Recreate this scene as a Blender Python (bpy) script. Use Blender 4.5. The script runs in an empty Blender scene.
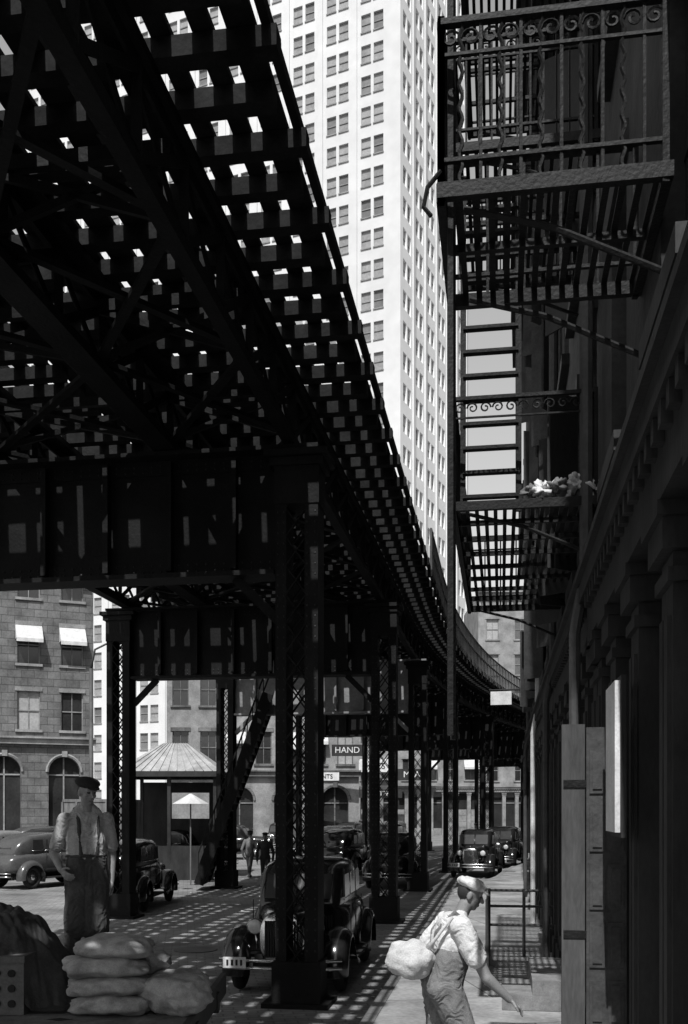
import bpy, math, random
import numpy as np
from mathutils import Vector, Matrix, noise
random.seed(7)
S=bpy.context.scene
V=Vector
# ------------------------------------------------------------ materials
def mat(name,g,rough=.8,var=.3,scale=3.0,bump=.0,bscale=30.,metal=0.,spec=.3,stretch=(1,1,1),fine=.15):
    m=bpy.data.materials.new(name);m.use_nodes=True
    nt=m.node_tree;N=nt.nodes;L=nt.links
    b=N['Principled BSDF'];b.inputs['Roughness'].default_value=rough;b.inputs['Metallic'].default_value=metal
    b.inputs['Specular IOR Level'].default_value=spec
    tc=N.new('ShaderNodeTexCoord');mp=N.new('ShaderNodeMapping');mp.inputs['Scale'].default_value=stretch
    L.new(tc.outputs['Object'],mp.inputs['Vector'])
    n=N.new('ShaderNodeTexNoise');n.inputs['Scale'].default_value=scale;n.inputs['Detail'].default_value=6;n.inputs['Roughness'].default_value=.65
    L.new(mp.outputs[0],n.inputs['Vector'])
    n2=N.new('ShaderNodeTexNoise');n2.inputs['Scale'].default_value=scale*14;n2.inputs['Detail'].default_value=3
    L.new(mp.outputs[0],n2.inputs['Vector'])
    mr=N.new('ShaderNodeMapRange');mr.inputs['From Min'].default_value=.3;mr.inputs['From Max'].default_value=.7
    mr.inputs['To Min'].default_value=g*(1-var);mr.inputs['To Max'].default_value=g*(1+var)
    L.new(n.outputs['Fac'],mr.inputs['Value'])
    m2=N.new('ShaderNodeMapRange');m2.inputs['From Min'].default_value=.3;m2.inputs['From Max'].default_value=.7
    m2.inputs['To Min'].default_value=1-fine;m2.inputs['To Max'].default_value=1+fine
    L.new(n2.outputs['Fac'],m2.inputs['Value'])
    mu=N.new('ShaderNodeMath');mu.operation='MULTIPLY';L.new(mr.outputs[0],mu.inputs[0]);L.new(m2.outputs[0],mu.inputs[1])
    L.new(mu.outputs[0],b.inputs['Base Color'])
    if bump>0:
        nb=N.new('ShaderNodeTexNoise');nb.inputs['Scale'].default_value=bscale;nb.inputs['Detail'].default_value=4
        L.new(mp.outputs[0],nb.inputs['Vector'])
        bp=N.new('ShaderNodeBump');bp.inputs['Strength'].default_value=bump;bp.inputs['Distance'].default_value=.02
        L.new(nb.outputs['Fac'],bp.inputs['Height']);L.new(bp.outputs[0],b.inputs['Normal'])
    return m
def brickmat(name,g,bw,bh,mort=.01,mg=.6,var=.3,bump=.4,ang=0,flat=False,scale=.8):
    m=mat(name,g,.9,var,scale);nt=m.node_tree;N=nt.nodes;L=nt.links;b=N['Principled BSDF']
    tc=N.new('ShaderNodeTexCoord');sx=N.new('ShaderNodeSeparateXYZ');L.new(tc.outputs['Object'],sx.inputs[0])
    cx=N.new('ShaderNodeCombineXYZ')
    if flat:
        L.new(sx.outputs['X'],cx.inputs['X']);L.new(sx.outputs['Y'],cx.inputs['Y'])
    else:
        a=N.new('ShaderNodeMath');a.operation='ADD';L.new(sx.outputs['X'],a.inputs[0]);L.new(sx.outputs['Y'],a.inputs[1])
        L.new(a.outputs[0],cx.inputs['X']);L.new(sx.outputs['Z'],cx.inputs['Y'])
    mp=N.new('ShaderNodeMapping');mp.inputs['Rotation'].default_value=(0,0,ang);L.new(cx.outputs[0],mp.inputs['Vector'])
    br=N.new('ShaderNodeTexBrick');br.inputs['Scale'].default_value=1;br.inputs['Brick Width'].default_value=bw;br.inputs['Row Height'].default_value=bh
    br.inputs['Mortar Size'].default_value=mort;br.inputs['Mortar Smooth'].default_value=.3
    br.inputs['Color1'].default_value=(1.15,)*3+(1,);br.inputs['Color2'].default_value=(.85,)*3+(1,);br.inputs['Mortar'].default_value=(mg,)*3+(1,)
    L.new(mp.outputs[0],br.inputs['Vector'])
    src=b.inputs['Base Color'].links[0].from_socket
    mx=N.new('ShaderNodeVectorMath');mx.operation='MULTIPLY'
    L.new(src,mx.inputs[0]);L.new(br.outputs['Color'],mx.inputs[1]);L.new(mx.outputs[0],b.inputs['Base Color'])
    bp=N.new('ShaderNodeBump');bp.inputs['Strength'].default_value=bump;bp.inputs['Distance'].default_value=.015;bp.invert=True
    L.new(br.outputs['Fac'],bp.inputs['Height']);L.new(bp.outputs[0],b.inputs['Normal'])
    return m
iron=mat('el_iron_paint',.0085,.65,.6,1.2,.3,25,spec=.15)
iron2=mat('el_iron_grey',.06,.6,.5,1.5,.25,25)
rivm=mat('rivet_iron',.02,.5,.5,1.5)
irong=mat('el_iron_sunlit_tone',.22,.7,.35,1.0,.1,25)  # paler copy of the girder iron, with sunlight painted into its tone
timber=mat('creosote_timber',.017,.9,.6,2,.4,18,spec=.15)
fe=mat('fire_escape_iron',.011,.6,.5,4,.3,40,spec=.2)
asph=brickmat('belgian_block_paving',.19,.28,.13,.012,.6,.5,.5,-.155,True,.5)
groundm=mat('ground_dirt',.12,.95,.4,.3,.2)
pave=brickmat('sidewalk_slabs',.24,1.5,1.5,.012,.4,.45,.3,-.155,True,1.2)
kerbm=mat('granite_kerb',.2,.85,.35,5)
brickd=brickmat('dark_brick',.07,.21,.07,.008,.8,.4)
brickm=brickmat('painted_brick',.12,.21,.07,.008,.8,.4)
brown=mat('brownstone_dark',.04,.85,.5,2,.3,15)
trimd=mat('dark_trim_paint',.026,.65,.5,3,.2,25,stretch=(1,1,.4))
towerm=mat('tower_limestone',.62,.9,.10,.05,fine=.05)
towerr=mat('tower_limestone_sunlit_tone',.85,.9,.05,.05,fine=.04)  # same limestone lightened: sunlight on the right face put into its colour
stone=brickmat('rusticated_stone',.13,.9,.42,.02,.45,.45)
stone2=mat('pale_stone',.23,.9,.4,1.0,.1,6)
glassd=mat('window_glass_dark',.03,.12,.4,.6,spec=.6)
glassm=mat('window_glass_mid',.10,.2,.3,.6,spec=.6)
glassl=mat('window_blind',.30,.7,.2,.6)
tgl=mat('tower_glass',.26,.4,.3,.3);tgd=mat('tower_glass_dark',.15,.4,.3,.3)
white=mat('white_paint',.6,.6,.2,4)
canvas=mat('awning_canvas',.5,.9,.2,3)
paint=mat('black_car_enamel',.012,.14,.3,2,spec=.6)
paintg=mat('grey_car_enamel',.06,.2,.2,2,spec=.6)
paintl=mat('pale_car_enamel',.16,.25,.2,2,spec=.6)
chrome=mat('chrome',.6,.22,.2,3,metal=1)
rubber=mat('tyre_rubber',.02,.9,.3,5)
lens=mat('headlamp_lens',.5,.15,.1,5,spec=.7)
wood=mat('weathered_wood',.14,.85,.5,4,.4,20,stretch=(1,1,.2))
woodd=mat('stained_door_board',.06,.8,.6,4,.4,20,stretch=(1,1,.2))
wood2=mat('shutter_paint',.05,.7,.5,3,.3,20)
burlap=mat('burlap',.33,.95,.35,8,.5,140)
tarp=mat('dark_tarpaulin',.05,.8,.4,3,.4,30)
skin=mat('skin',.22,.5,.15,10);hair=mat('hair',.03,.7,.2,20)
shirt=mat('white_cotton',.58,.95,.12,8,.3,60);shirt2=mat('worn_cotton',.34,.95,.25,8,.3,60);denim=mat('faded_denim',.17,.95,.3,8,.4,120)
bagm=mat('flour_bag_cotton',.5,.95,.15,6,.3,60)
trous=mat('dark_trousers',.05,.95,.2,8);capm=mat('cap_cloth',.6,.95,.1,8,.2,90);capd=mat('dark_felt',.02,.9,.2,8)
apron=mat('work_apron',.06,.95,.3,8,.3,50);leather=mat('boot_leather',.03,.5,.3,10)
coatg=mat('grey_wool',.14,.95,.2,8)
eyem=mat('eye',.04,.2,.1,10)
roofm=mat('pale_roof',.3,.8,.35,2)
panelm=mat('crate_panel',.12,.8,.3,4)
# ------------------------------------------------------------ mesh accumulators
class M:
    def __init__(s,name,material,smooth=False):
        s.n=name;s.m=material;s.v=[];s.f=[];s.X=None;s.smooth=smooth
    def av(s,p):
        p=V(p)
        if s.X is not None:p=s.X@p
        s.v.append(p);return len(s.v)-1
    def poly(s,pts):s.f.append([s.av(p) for p in pts])
    def hexa(s,P):
        b=len(s.v)
        for p in P:s.av(p)
        for q in((0,3,2,1),(4,5,6,7),(0,1,5,4),(1,2,6,5),(2,3,7,6),(3,0,4,7)):s.f.append([b+i for i in q])
    def box(s,c,d,rz=0):
        cx,cy,cz=c;x,y,z=d[0]/2,d[1]/2,d[2]/2;co,si=math.cos(rz),math.sin(rz);P=[]
        for zz in(-z,z):
            for a,b in((-x,-y),(x,-y),(x,y),(-x,y)):P.append((cx+a*co-b*si,cy+a*si+b*co,cz+zz))
        s.hexa(P)
    def beam(s,p0,p1,w,h,up=None):
        p0=V(p0);p1=V(p1);d=(p1-p0).normalized();u=V(up) if up is not None else V((0,0,1))
        if abs(d.dot(u))>.98:u=V((0,1,0))
        sd=d.cross(u).normalized();u2=sd.cross(d).normalized();P=[]
        for p in(p0,p1):
            for a,b in((-1,-1),(1,-1),(1,1),(-1,1)):P.append(p+sd*a*w/2+u2*b*h/2)
        s.hexa(P)
    def sweep(s,pts,w,h):
        rings=[]
        n=len(pts)
        for i,p in enumerate(pts):
            d=(V(pts[min(i+1,n-1)])-V(pts[max(i-1,0)]));d.z=0;d.normalize();sd=V((d.y,-d.x,0))
            rings.append([V(p)+sd*a*w/2+V((0,0,b*h/2)) for a,b in((-1,-1),(1,-1),(1,1),(-1,1))])
        s.loft(rings)
    def loft(s,rings,caps=True):
        n=len(rings[0]);b=len(s.v)
        for r in rings:
            for p in r:s.av(p)
        for i in range(len(rings)-1):
            for j in range(n):
                k=(j+1)%n;s.f.append([b+i*n+j,b+i*n+k,b+(i+1)*n+k,b+(i+1)*n+j])
        if caps:
            s.f.append([b+j for j in range(n)][::-1]);s.f.append([b+(len(rings)-1)*n+j for j in range(n)])
    def grid(s,rows):
        n=len(rows[0]);b=len(s.v)
        for r in rows:
            for p in r:s.av(p)
        for i in range(len(rows)-1):
            for j in range(n-1):s.f.append([b+i*n+j,b+i*n+j+1,b+(i+1)*n+j+1,b+(i+1)*n+j])
    def tube(s,pts,r,n=6,caps=True):
        pts=[V(p) for p in pts];rings=[];m=len(pts)
        rr=r if isinstance(r,(list,tuple)) else [r]*m
        ref=None
        for i,p in enumerate(pts):
            d=(pts[min(i+1,m-1)]-pts[max(i-1,0)]).normalized()
            if ref is None:
                ref=V((0,0,1)) if abs(d.z)<.9 else V((1,0,0))
            a=d.cross(ref)
            if a.length<1e-4:a=d.cross(V((1,.3,0)))
            a.normalize();b=a.cross(d);ref=b
            rings.append([p+a*math.cos(2*math.pi*k/n)*rr[i]+b*math.sin(2*math.pi*k/n)*rr[i] for k in range(n)])
        s.loft(rings,caps)
    def ell(s,c,r,R=None,nu=14,nv=10):
        c=V(c);rings=[]
        for i in range(1,nv):
            th=math.pi*i/nv
            ring=[]
            for j in range(nu):
                ph=2*math.pi*j/nu
                p=V((r[0]*math.sin(th)*math.cos(ph),r[1]*math.sin(th)*math.sin(ph),r[2]*math.cos(th)))
                if R is not None:p=R@p
                ring.append(c+p)
            rings.append(ring)
        b=len(s.v);s.loft(rings,False)
        t=V((0,0,r[2]));
        if R is not None:t=R@t
        a=s.av(c+t);e=s.av(c-t)
        for j in range(nu):
            k=(j+1)%nu;s.f.append([a,b+k,b+j]);o=b+(len(rings)-1)*nu;s.f.append([e,o+j,o+k])
    def obj(s,name=None,parent=None):
        me=bpy.data.meshes.new(name or s.n);me.from_pydata([tuple(p) for p in s.v],[],s.f);me.validate()
        import bmesh
        bm=bmesh.new();bm.from_mesh(me);bmesh.ops.recalc_face_normals(bm,faces=bm.faces);bm.to_mesh(me);bm.free()
        o=bpy.data.objects.new(name or s.n,me);S.collection.objects.link(o);me.materials.append(s.m)
        if s.smooth:
            for p in me.polygons:p.use_smooth=True
        if parent:o.parent=parent
        return o
class Thing:
    def __init__(s,name,X=None):s.name=name;s.p={};s.X=X;s.extra=[]
    def part(s,n,m,smooth=False):
        if n not in s.p:
            s.p[n]=M(n,m,smooth);s.p[n].X=s.X
        return s.p[n]
    def done(s):
        ps=[p for p in s.p.values() if p.f]
        if len(ps)==1 and not s.extra:return ps[0].obj(s.name)
        e=bpy.data.objects.new(s.name,None);S.collection.objects.link(e);e.empty_display_size=.2
        for p in ps:p.obj(p.n,e)
        for o in s.extra:o.parent=e
        return e
# ------------------------------------------------------------ street geometry
K=.0047
def Xe(t):return -1.66+.157*t+(K*(t-28)**2 if t>28 else 0)
def sl(t):return .157+(2*K*(t-28) if t>28 else 0)
def EP(t,off,z=0):
    m=sl(t);q=math.sqrt(1+m*m);return V((Xe(t)+off/q,t-off*m/q,z))
def trange(a,b,ds):
    t=a;r=[]
    while t<b:
        r.append(t);t+=ds/math.sqrt(1+sl(t)**2)
    return r
g=M('ground',groundm);g.poly([(-500,-300,-.004),(500,-300,-.004),(500,700,-.004),(-500,700,-.004)]);g.obj()
r=M('road',asph);r.poly([(-60,-30,.0),(90,-30,.0),(90,160,.0),(-60,160,.0)]);r.obj()
def koff(t):
    a=min(max((t-28)/8,0),1);return .1+1.1*a*a*(3-2*a)
sw=Thing('sidewalk');a=sw.part('slabs',pave);k=sw.part('kerb',kerbm)
ts=trange(-8,90,1.0)
a.grid([[EP(t,koff(t)+.16,.12) for t in ts],[EP(t,6 if t<1 else 2.7,.12) for t in ts]])
k.loft([[EP(t,koff(t),-.02),EP(t,koff(t)+.157,-.02),EP(t,koff(t)+.157,.123),EP(t,koff(t)+.01,.123)] for t in ts])
sw.done()
sw=Thing('sidewalk');a=sw.part('slabs',pave);k=sw.part('kerb',kerbm)
sp0,sp1=V((-44,39.5,0)),V((-12.5,52.5,0));dd=(sp1-sp0).normalized();nn=V((dd.y,-dd.x,0))
a.grid([[sp0+V((0,0,.12)),sp1+V((0,0,.12))],[sp0-nn*6+V((0,0,.12)),sp1-nn*6+V((0,0,.12))]])
k.beam(sp0+nn*.08+V((0,0,.05)),sp1+nn*.08+V((0,0,.05)),.155,.146);sw.done()
mh=Thing('manhole_cover');mh.part('plate',iron2).tube([(-2.6,17.5,.0),(-2.6,17.5,.012)],.38,28);mh.done()
mh=M('litter',white)
for _ in range(90):
    t=random.uniform(7,40);o=random.choice([random.uniform(-.3,.05),random.uniform(-9,2.2)]);p=EP(t,o,.012 if o<.1 else .13);s_=random.uniform(.015,.06);a_=random.uniform(0,3)
    mh.poly([p+V((s_*math.cos(a_+q),s_*.7*math.sin(a_+q),random.uniform(0,.02))) for q in(0,1.5,3.1,4.7)])
mh.obj()
# ------------------------------------------------------------ elevated railway
el=Thing('elevated_railway')
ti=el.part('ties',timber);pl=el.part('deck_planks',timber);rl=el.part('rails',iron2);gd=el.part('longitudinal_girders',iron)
cg=el.part('cross_girders',iron);cl=el.part('columns',iron);br=el.part('bracing',iron);hr=el.part('handrail',iron2);cgl=el.part('sunlit_tone_girders',irong);rv=el.part('rivets',rivm)
T0,T1=-7,92
for i,t in enumerate(trange(T0,T1,.56)):
    o=.02 if i%2==0 else -.14
    j=random.uniform(-.02,.02);w=random.uniform(.14,.18)
    ti.beam(EP(t+j,-3.7,8.12),EP(t,o,8.12+random.uniform(-.008,.008)),w,.16)
    ti.beam(EP(t+j,-7.6,8.12),EP(t,-3.95,8.12),w,.16)
cur=trange(T0,28,5)+trange(28,T1,1.4)
off=-.14
while off>-7.6:
    w=random.choice([.16,.2,.22,.26])
    if random.random()>.12:
        pl.sweep([EP(t,off-w/2,8.235) for t in cur],w,.05)
    off-=w+random.choice([.08,.10,.13,.16])
for o in(-1.33,-2.77,-4.95,-6.4):rl.sweep([EP(t,o,8.36) for t in cur],.07,.14)
pl.sweep([EP(t,-.06,8.25) for t in cur],.07,.1)
for o,wc in((-.98,.14),(-2.6,.30),(-5.0,.30),(-6.75,.2)):
    gd.sweep([EP(t,o,7.99) for t in cur],wc,.08);gd.sweep([EP(t,o,7.08) for t in cur],wc,.1)
    gd.sweep([EP(t,o,7.20) for t in cur],.03,.12);gd.sweep([EP(t,o,7.88) for t in cur],.03,.12)
    tt=trange(T0,T1,1.1)
    for a0,a1 in zip(tt,tt[1:]):
        gd.beam(EP(a0,o+.02,7.2),EP(a1,o+.02,7.86),.02,.09);gd.beam(EP(a0,o-.02,7.86),EP(a1,o-.02,7.2),.02,.09)
        gd.beam(EP(a0,o,7.13),EP(a0,o,7.92),.08,.03)
bents=[-6,3.3,12.5,21.7,30.2,39,48,57,66,75,84]
def lattice_col(x,y,h,rz,P,w=.54,dd=.42,near=False):
    c,s_=math.cos(rz),math.sin(rz)
    def L(a,b,z):return V((x+a*c-b*s_,y+a*s_+b*c,z))
    P.box(L(-w/2+.07,0,h/2),(.14,dd,h),rz);P.box(L(w/2-.085,0,h/2),(.17,dd,h),rz)
    z=.45;st=.36;i=0
    while z<h-.5:
        for yy in(-dd/2+.02,dd/2-.02):
            P.beam(L(-w/2+.13,yy,z),L(w/2-.15,yy,z+st),.015,.05,up=(s_,-c,0));P.beam(L(w/2-.15,yy+.016,z),L(-w/2+.13,yy+.016,z+st),.015,.05,up=(s_,-c,0))
        z+=st
    P.box(L(0,0,.28),(w+.08,dd+.08,.56),rz);P.box(L(0,0,.03),(w+.3,dd+.3,.06),rz)
    P.box(L(0,0,h-.3),(w+.03,dd+.03,.6),rz);P.box(L(0,0,h+.02),(w+.26,dd+.2,.08),rz);P.box(L(0,0,h-.08),(w+.14,dd+.1,.1),rz)
    if near:
        for q in range(44):
            z=.7+q*.13
            for xx in(-w/2+.035,-w/2+.11,w/2-.035,w/2-.135):rv.ell(L(xx,-dd/2,z),(.013,.009,.013),None,6,4)
for bi,t in enumerate(bents):
    rz=-math.atan(sl(t))
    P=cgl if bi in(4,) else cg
    for o in(-.87,-6.9):
        p=EP(t,o);lattice_col(p.x,p.y,6.86,rz,cl,near=(bi in(2,3) and o>-1))
    z0=5.4
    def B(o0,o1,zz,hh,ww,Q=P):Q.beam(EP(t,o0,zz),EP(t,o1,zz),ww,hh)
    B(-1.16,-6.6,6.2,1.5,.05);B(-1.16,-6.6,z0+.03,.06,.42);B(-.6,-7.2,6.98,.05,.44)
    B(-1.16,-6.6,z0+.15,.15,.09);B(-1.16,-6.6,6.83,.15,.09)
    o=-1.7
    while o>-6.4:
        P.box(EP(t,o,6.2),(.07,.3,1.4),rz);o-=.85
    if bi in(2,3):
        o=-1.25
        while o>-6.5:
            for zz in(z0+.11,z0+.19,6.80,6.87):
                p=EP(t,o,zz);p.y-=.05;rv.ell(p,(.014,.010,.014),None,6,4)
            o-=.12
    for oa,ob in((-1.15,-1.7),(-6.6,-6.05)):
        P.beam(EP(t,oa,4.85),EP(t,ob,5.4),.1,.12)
for a0,a1 in zip(bents,bents[1:]):
    n=4
    for i in range(n):
        s0=a0+(a1-a0)*i/n;s1=a0+(a1-a0)*(i+1)/n
        for oa,ob in((-.98,-2.6),(-2.6,-5.0),(-5.0,-6.75)):
            br.beam(EP(s0,oa,7.16),EP(s1,ob,7.16),.09,.05);br.beam(EP(s0,ob,7.22),EP(s1,oa,7.22),.09,.05)
            br.beam(EP(s1,oa,7.78),EP(s1,ob,7.78),.08,.12)
            br.beam(EP(s1,oa,7.2),EP(s1,ob,7.75),.05,.07);br.beam(EP(s1,oa,7.72),EP(s1,ob,7.22),.05,.07)
cr=trange(24,T1,1.4)
for z in(8.75,9.2):hr.sweep([EP(t,-.02,z) for t in cr],.05,.05)
for t in trange(24,T1,.42):hr.beam(EP(t,-.02,8.1),EP(t,-.02,9.2),.05,.05)
el.done()
# ------------------------------------------------------------ buildings
class Fr:
    def __init__(s,O,U,N):s.O=V((O[0],O[1],0));s.U=V((U[0],U[1],0)).normalized();s.N=V((N[0],N[1],0)).normalized()
    def __call__(s,u,v,w=0):return s.O+s.U*u+s.N*w+V((0,0,v))
def fbox(P,F,u0,u1,v0,v1,w0,w1):
    P.hexa([F(u0,v0,w0),F(u1,v0,w0),F(u1,v0,w1),F(u0,v0,w1),F(u0,v1,w0),F(u1,v1,w0),F(u1,v1,w1),F(u0,v1,w1)])
def wallgrid(P,G,F,us,vs,holes,depth=.18,arch=()):
    for i in range(len(us)-1):
        for j in range(len(vs)-1):
            u0,u1,v0,v1=us[i],us[i+1],vs[j],vs[j+1]
            if(i,j) not in holes:
                P.poly([F(u0,v0),F(u1,v0),F(u1,v1),F(u0,v1)])
            else:
                P.poly([F(u0,v0),F(u0,v0,-depth),F(u0,v1,-depth),F(u0,v1)]);P.poly([F(u1,v0),F(u1,v0,-depth),F(u1,v1,-depth),F(u1,v1)])
                P.poly([F(u0,v0),F(u1,v0),F(u1,v0,-depth),F(u0,v0,-depth)]);P.poly([F(u0,v1),F(u1,v1),F(u1,v1,-depth),F(u0,v1,-depth)])
                g_=random.choice(G);g_.poly([F(u0,v0,-depth),F(u1,v0,-depth),F(u1,v1,-depth),F(u0,v1,-depth)])
                if(i,j) in arch:
                    r_=(u1-u0)/2;uc=(u0+u1)/2;vc=v1-r_
                    for sgn in(-1,1):
                        pts=[(uc+sgn*r_*math.cos(a_),vc+r_*math.sin(a_)) for a_ in[k_*math.pi/16 for k_ in range(9)]]
                        for q in range(8):
                            P.poly([F(uc+sgn*r_,v1,-.01),F(pts[q][0],pts[q][1],-.01),F(pts[q+1][0],pts[q+1][1],-.01)])
                            P.poly([F(*pts[q],-.01),F(*pts[q+1],-.01),F(*pts[q+1],-depth),F(*pts[q],-depth)])
def building(name,F,L,H,D,wallm,trim,gh=4.2,fh=3.3,nw=3,ww=1.0,wh=1.9,ground='shop',gl=(glassd,glassd,glassm,glassl),awn=0,shut=False,pil=1.25,cp=.55,aw=2.0):
    T=Thing(name);W=T.part('walls',wallm);Tr=T.part('trim',trim);G=[T.part('windows_%d'%i,m_) for i,m_ in enumerate(gl)]
    Sh=T.part('sashes',trim);Aw=T.part('awnings',canvas)
    us=[0];m_=(L-nw*ww)/(nw);x=m_/2
    for i in range(nw):us+= [x,x+ww];x+=ww+m_
    us.append(L)
    vs=[gh];nf=int((H-gh-.8)/fh);z=gh+.75
    for j in range(nf):vs+=[z,z+wh];z+=fh
    vs.append(H)
    holes={(2*i+1,2*j+1) for i in range(nw) for j in range(nf)}
    wallgrid(W,G,F,us,vs,holes)
    for i in range(nw):
        for j in range(nf):
            u0,u1,v0,v1=us[2*i+1],us[2*i+2],vs[2*j+1],vs[2*j+2]
            fbox(Tr,F,u0-.12,u1+.12,v0-.14,v0-.002,-.02,.10);fbox(Tr,F,u0-.12,u1+.12,v1+.002,v1+.22,-.02,.05)
            fbox(Sh,F,u0,u1,(v0+v1)/2-.03,(v0+v1)/2+.03,-.17,-.12)
            for a,b in((u0,u0+.06),(u1-.06,u1),((u0+u1)/2-.02,(u0+u1)/2+.02)):fbox(Sh,F,a,b,v0,v1,-.172,-.13)
            if shut and random.random()<.6:
                for uu,sg in((u0,-1),(u1,1)):
                    an=random.uniform(.1,1.2) ;l=.4
                    p0=F(uu+sg*.02,v0,.03);d=F.U*(sg*math.cos(an))+F.N*math.sin(an);p1=p0+d*l
                    Sh.hexa([p0,p1,p1+F.N*.03,p0+F.N*.03]+[q+V((0,0,wh)) for q in(p0,p1,p1+F.N*.03,p0+F.N*.03)])
            if random.random()<awn:
                dr=random.uniform(.5,1.0)
                Aw.poly([F(u0-.1,v1,.02),F(u1+.1,v1,.02),F(u1+.1,v1-dr,dr*.9),F(u0-.1,v1-dr,dr*.9)])
                Aw.poly([F(u0-.1,v1-dr,dr*.9),F(u1+.1,v1-dr,dr*.9),F(u1+.1,v1-dr-.2,dr*.9+.01),F(u0-.1,v1-dr-.2,dr*.9+.01)])
                for uu in(u0-.1,u1+.1):Aw.poly([F(uu,v1,.02),F(uu,v1-dr,.02),F(uu,v1-dr,dr*.9)])
    if ground=='shop':
        W.poly([F(0,0,-.5),F(L,0,-.5),F(L,gh,-.5),F(0,gh,-.5)])
        n=max(2,int(round(L/pil)))
        for i in range(n+1):
            u=min(max(i*L/n,.2),L-.2)
            fbox(Tr,F,u-.17,u+.17,0,gh-.55,-.5,.04);fbox(Tr,F,u-.22,u+.22,0,.5,-.49,.07)
            fbox(Tr,F,u-.12,u-.02,.7,gh-.9,.04,.06);fbox(Tr,F,u+.02,u+.12,.7,gh-.9,.04,.06)
            fbox(Tr,F,u-.21,u+.21,gh-.75,gh-.68,-.49,.07);fbox(Tr,F,u-.24,u+.24,gh-.60,gh-.45,-.49,.10);fbox(Tr,F,u-.28,u+.28,gh-.45,gh-.38,-.49,.13)
        for i in range(n):
            u0=max(i*L/n,.2)+.19;u1=min((i+1)*L/n,L-.2)-.19
            if random.random()<.55:
                G[0].poly([F(u0,.7,-.4),F(u1,.7,-.4),F(u1,gh-.9,-.4),F(u0,gh-.9,-.4)]);fbox(Tr,F,u0,u1,0,.69,-.49,-.3)
                fbox(Sh,F,u0,u1,gh-1.5,gh-1.42,-.39,-.33)
            else:
                fbox(Sh,F,u0,u1,.05,2.5,-.45,-.36)
                for q in range(4):fbox(Sh,F,u0+.08,(u0+u1)/2-.04,.2+q*.58,.65+q*.58,-.36,-.33);fbox(Sh,F,(u0+u1)/2+.04,u1-.08,.2+q*.58,.65+q*.58,-.36,-.33)
                G[1].poly([F(u0,2.55,-.4),F(u1,2.55,-.4),F(u1,gh-.6,-.4),F(u0,gh-.6,-.4)])
        fbox(Tr,F,0.003,L-.003,gh-.38,gh-.05,-.5,.16*cp+.03);fbox(Tr,F,0.003,L-.003,gh-.05,gh+.10,-.5,.34*cp);fbox(Tr,F,0.003,L-.003,gh+.10,gh+.16,-.02,.42*cp)
        u=.2
        while u<L-.2:
            fbox(Tr,F,u-.04,u+.04,gh-.16,gh-.052,.16*cp+.03,.31*cp);u+=.22
    elif ground=='arch':
        n=max(1,int(L/(aw*1.75)));m2=(L-n*aw)/n;us2=[0];x=m2/2
        for i in range(n):us2+=[x,x+aw];x+=aw+m2
        us2.append(L);hs={(2*i+1,1) for i in range(n)}
        wallgrid(W,G[:2],F,us2,[0,.9,gh-.7,gh],hs,.4,hs)
        for i in range(n):
            uc=(us2[2*i+1]+us2[2*i+2])/2
            pts=[F(uc+(aw/2+.08)*math.cos(a_),gh-.7-aw/2+(aw/2+.08)*math.sin(a_),.02) for a_ in[math.pi*k_/12 for k_ in range(13)]]
            Tr.tube(pts,.09,5);fbox(Tr,F,uc-.14,uc+.14,gh-.72,gh-.4,-.0,.16)
            fbox(Sh,F,uc-.04,uc+.04,.9,gh-.75,-.39,-.33);fbox(Sh,F,uc-aw/2+.02,uc+aw/2-.02,gh-1.75,gh-1.67,-.39,-.33)
        fbox(Tr,F,-.1,L+.1,gh-.05,gh+.25,-.02,.3);fbox(Tr,F,-.1,L+.1,gh+.25,gh+.35,-.02,.45)
    fbox(Tr,F,-.05,L+.05,H-.5,H-.1,-.1,.35);fbox(Tr,F,-.1,L+.1,H-.1,H+.12,-.15,.6)
    u=.3
    while u<L:
        fbox(Tr,F,u-.08,u+.08,H-.85,H-.5,0,.3);u+=.8
    for a,b in(((0,0),(0,-D)),((L,0),(L,-D)),((0,-D),(L,-D))):
        W.poly([F(a[0],0,a[1]-.004),F(b[0],0,b[1]),F(b[0],H,b[1]),F(a[0],H,a[1]-.004)])
    W.poly([F(0,H-.1,0),F(L,H-.1,0),F(L,H-.1,-D),F(0,H-.1,-D)])
    return T
def chordF(t0,t1,o=2.5):
    a=EP(t0,o);b=EP(t1,o);U=(b-a).normalized();N=V((-U.y,U.x,0));return Fr(a,U,N),(b-a).length
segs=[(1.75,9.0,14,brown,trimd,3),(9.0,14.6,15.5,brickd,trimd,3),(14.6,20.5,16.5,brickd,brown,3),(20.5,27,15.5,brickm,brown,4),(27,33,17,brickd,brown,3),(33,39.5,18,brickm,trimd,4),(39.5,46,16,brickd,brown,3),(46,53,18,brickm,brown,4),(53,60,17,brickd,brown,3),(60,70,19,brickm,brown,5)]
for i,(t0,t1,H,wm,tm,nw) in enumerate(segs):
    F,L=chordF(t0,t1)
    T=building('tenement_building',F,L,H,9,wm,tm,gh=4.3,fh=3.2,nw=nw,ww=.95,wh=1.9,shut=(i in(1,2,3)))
    if i>=1:
        dp=T.part('downpipe',iron2 if i!=3 else white);dp.tube([F(.15,4.6,.12),F(.15,H-1,.12)],.06,8)  # one pipe coloured white, standing in for sunlight falling on it
        dp.tube([F(.15,.15,.22),F(.15,4.0,.22),F(.15,4.6,.12)],.05,8)
    T.done()
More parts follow.
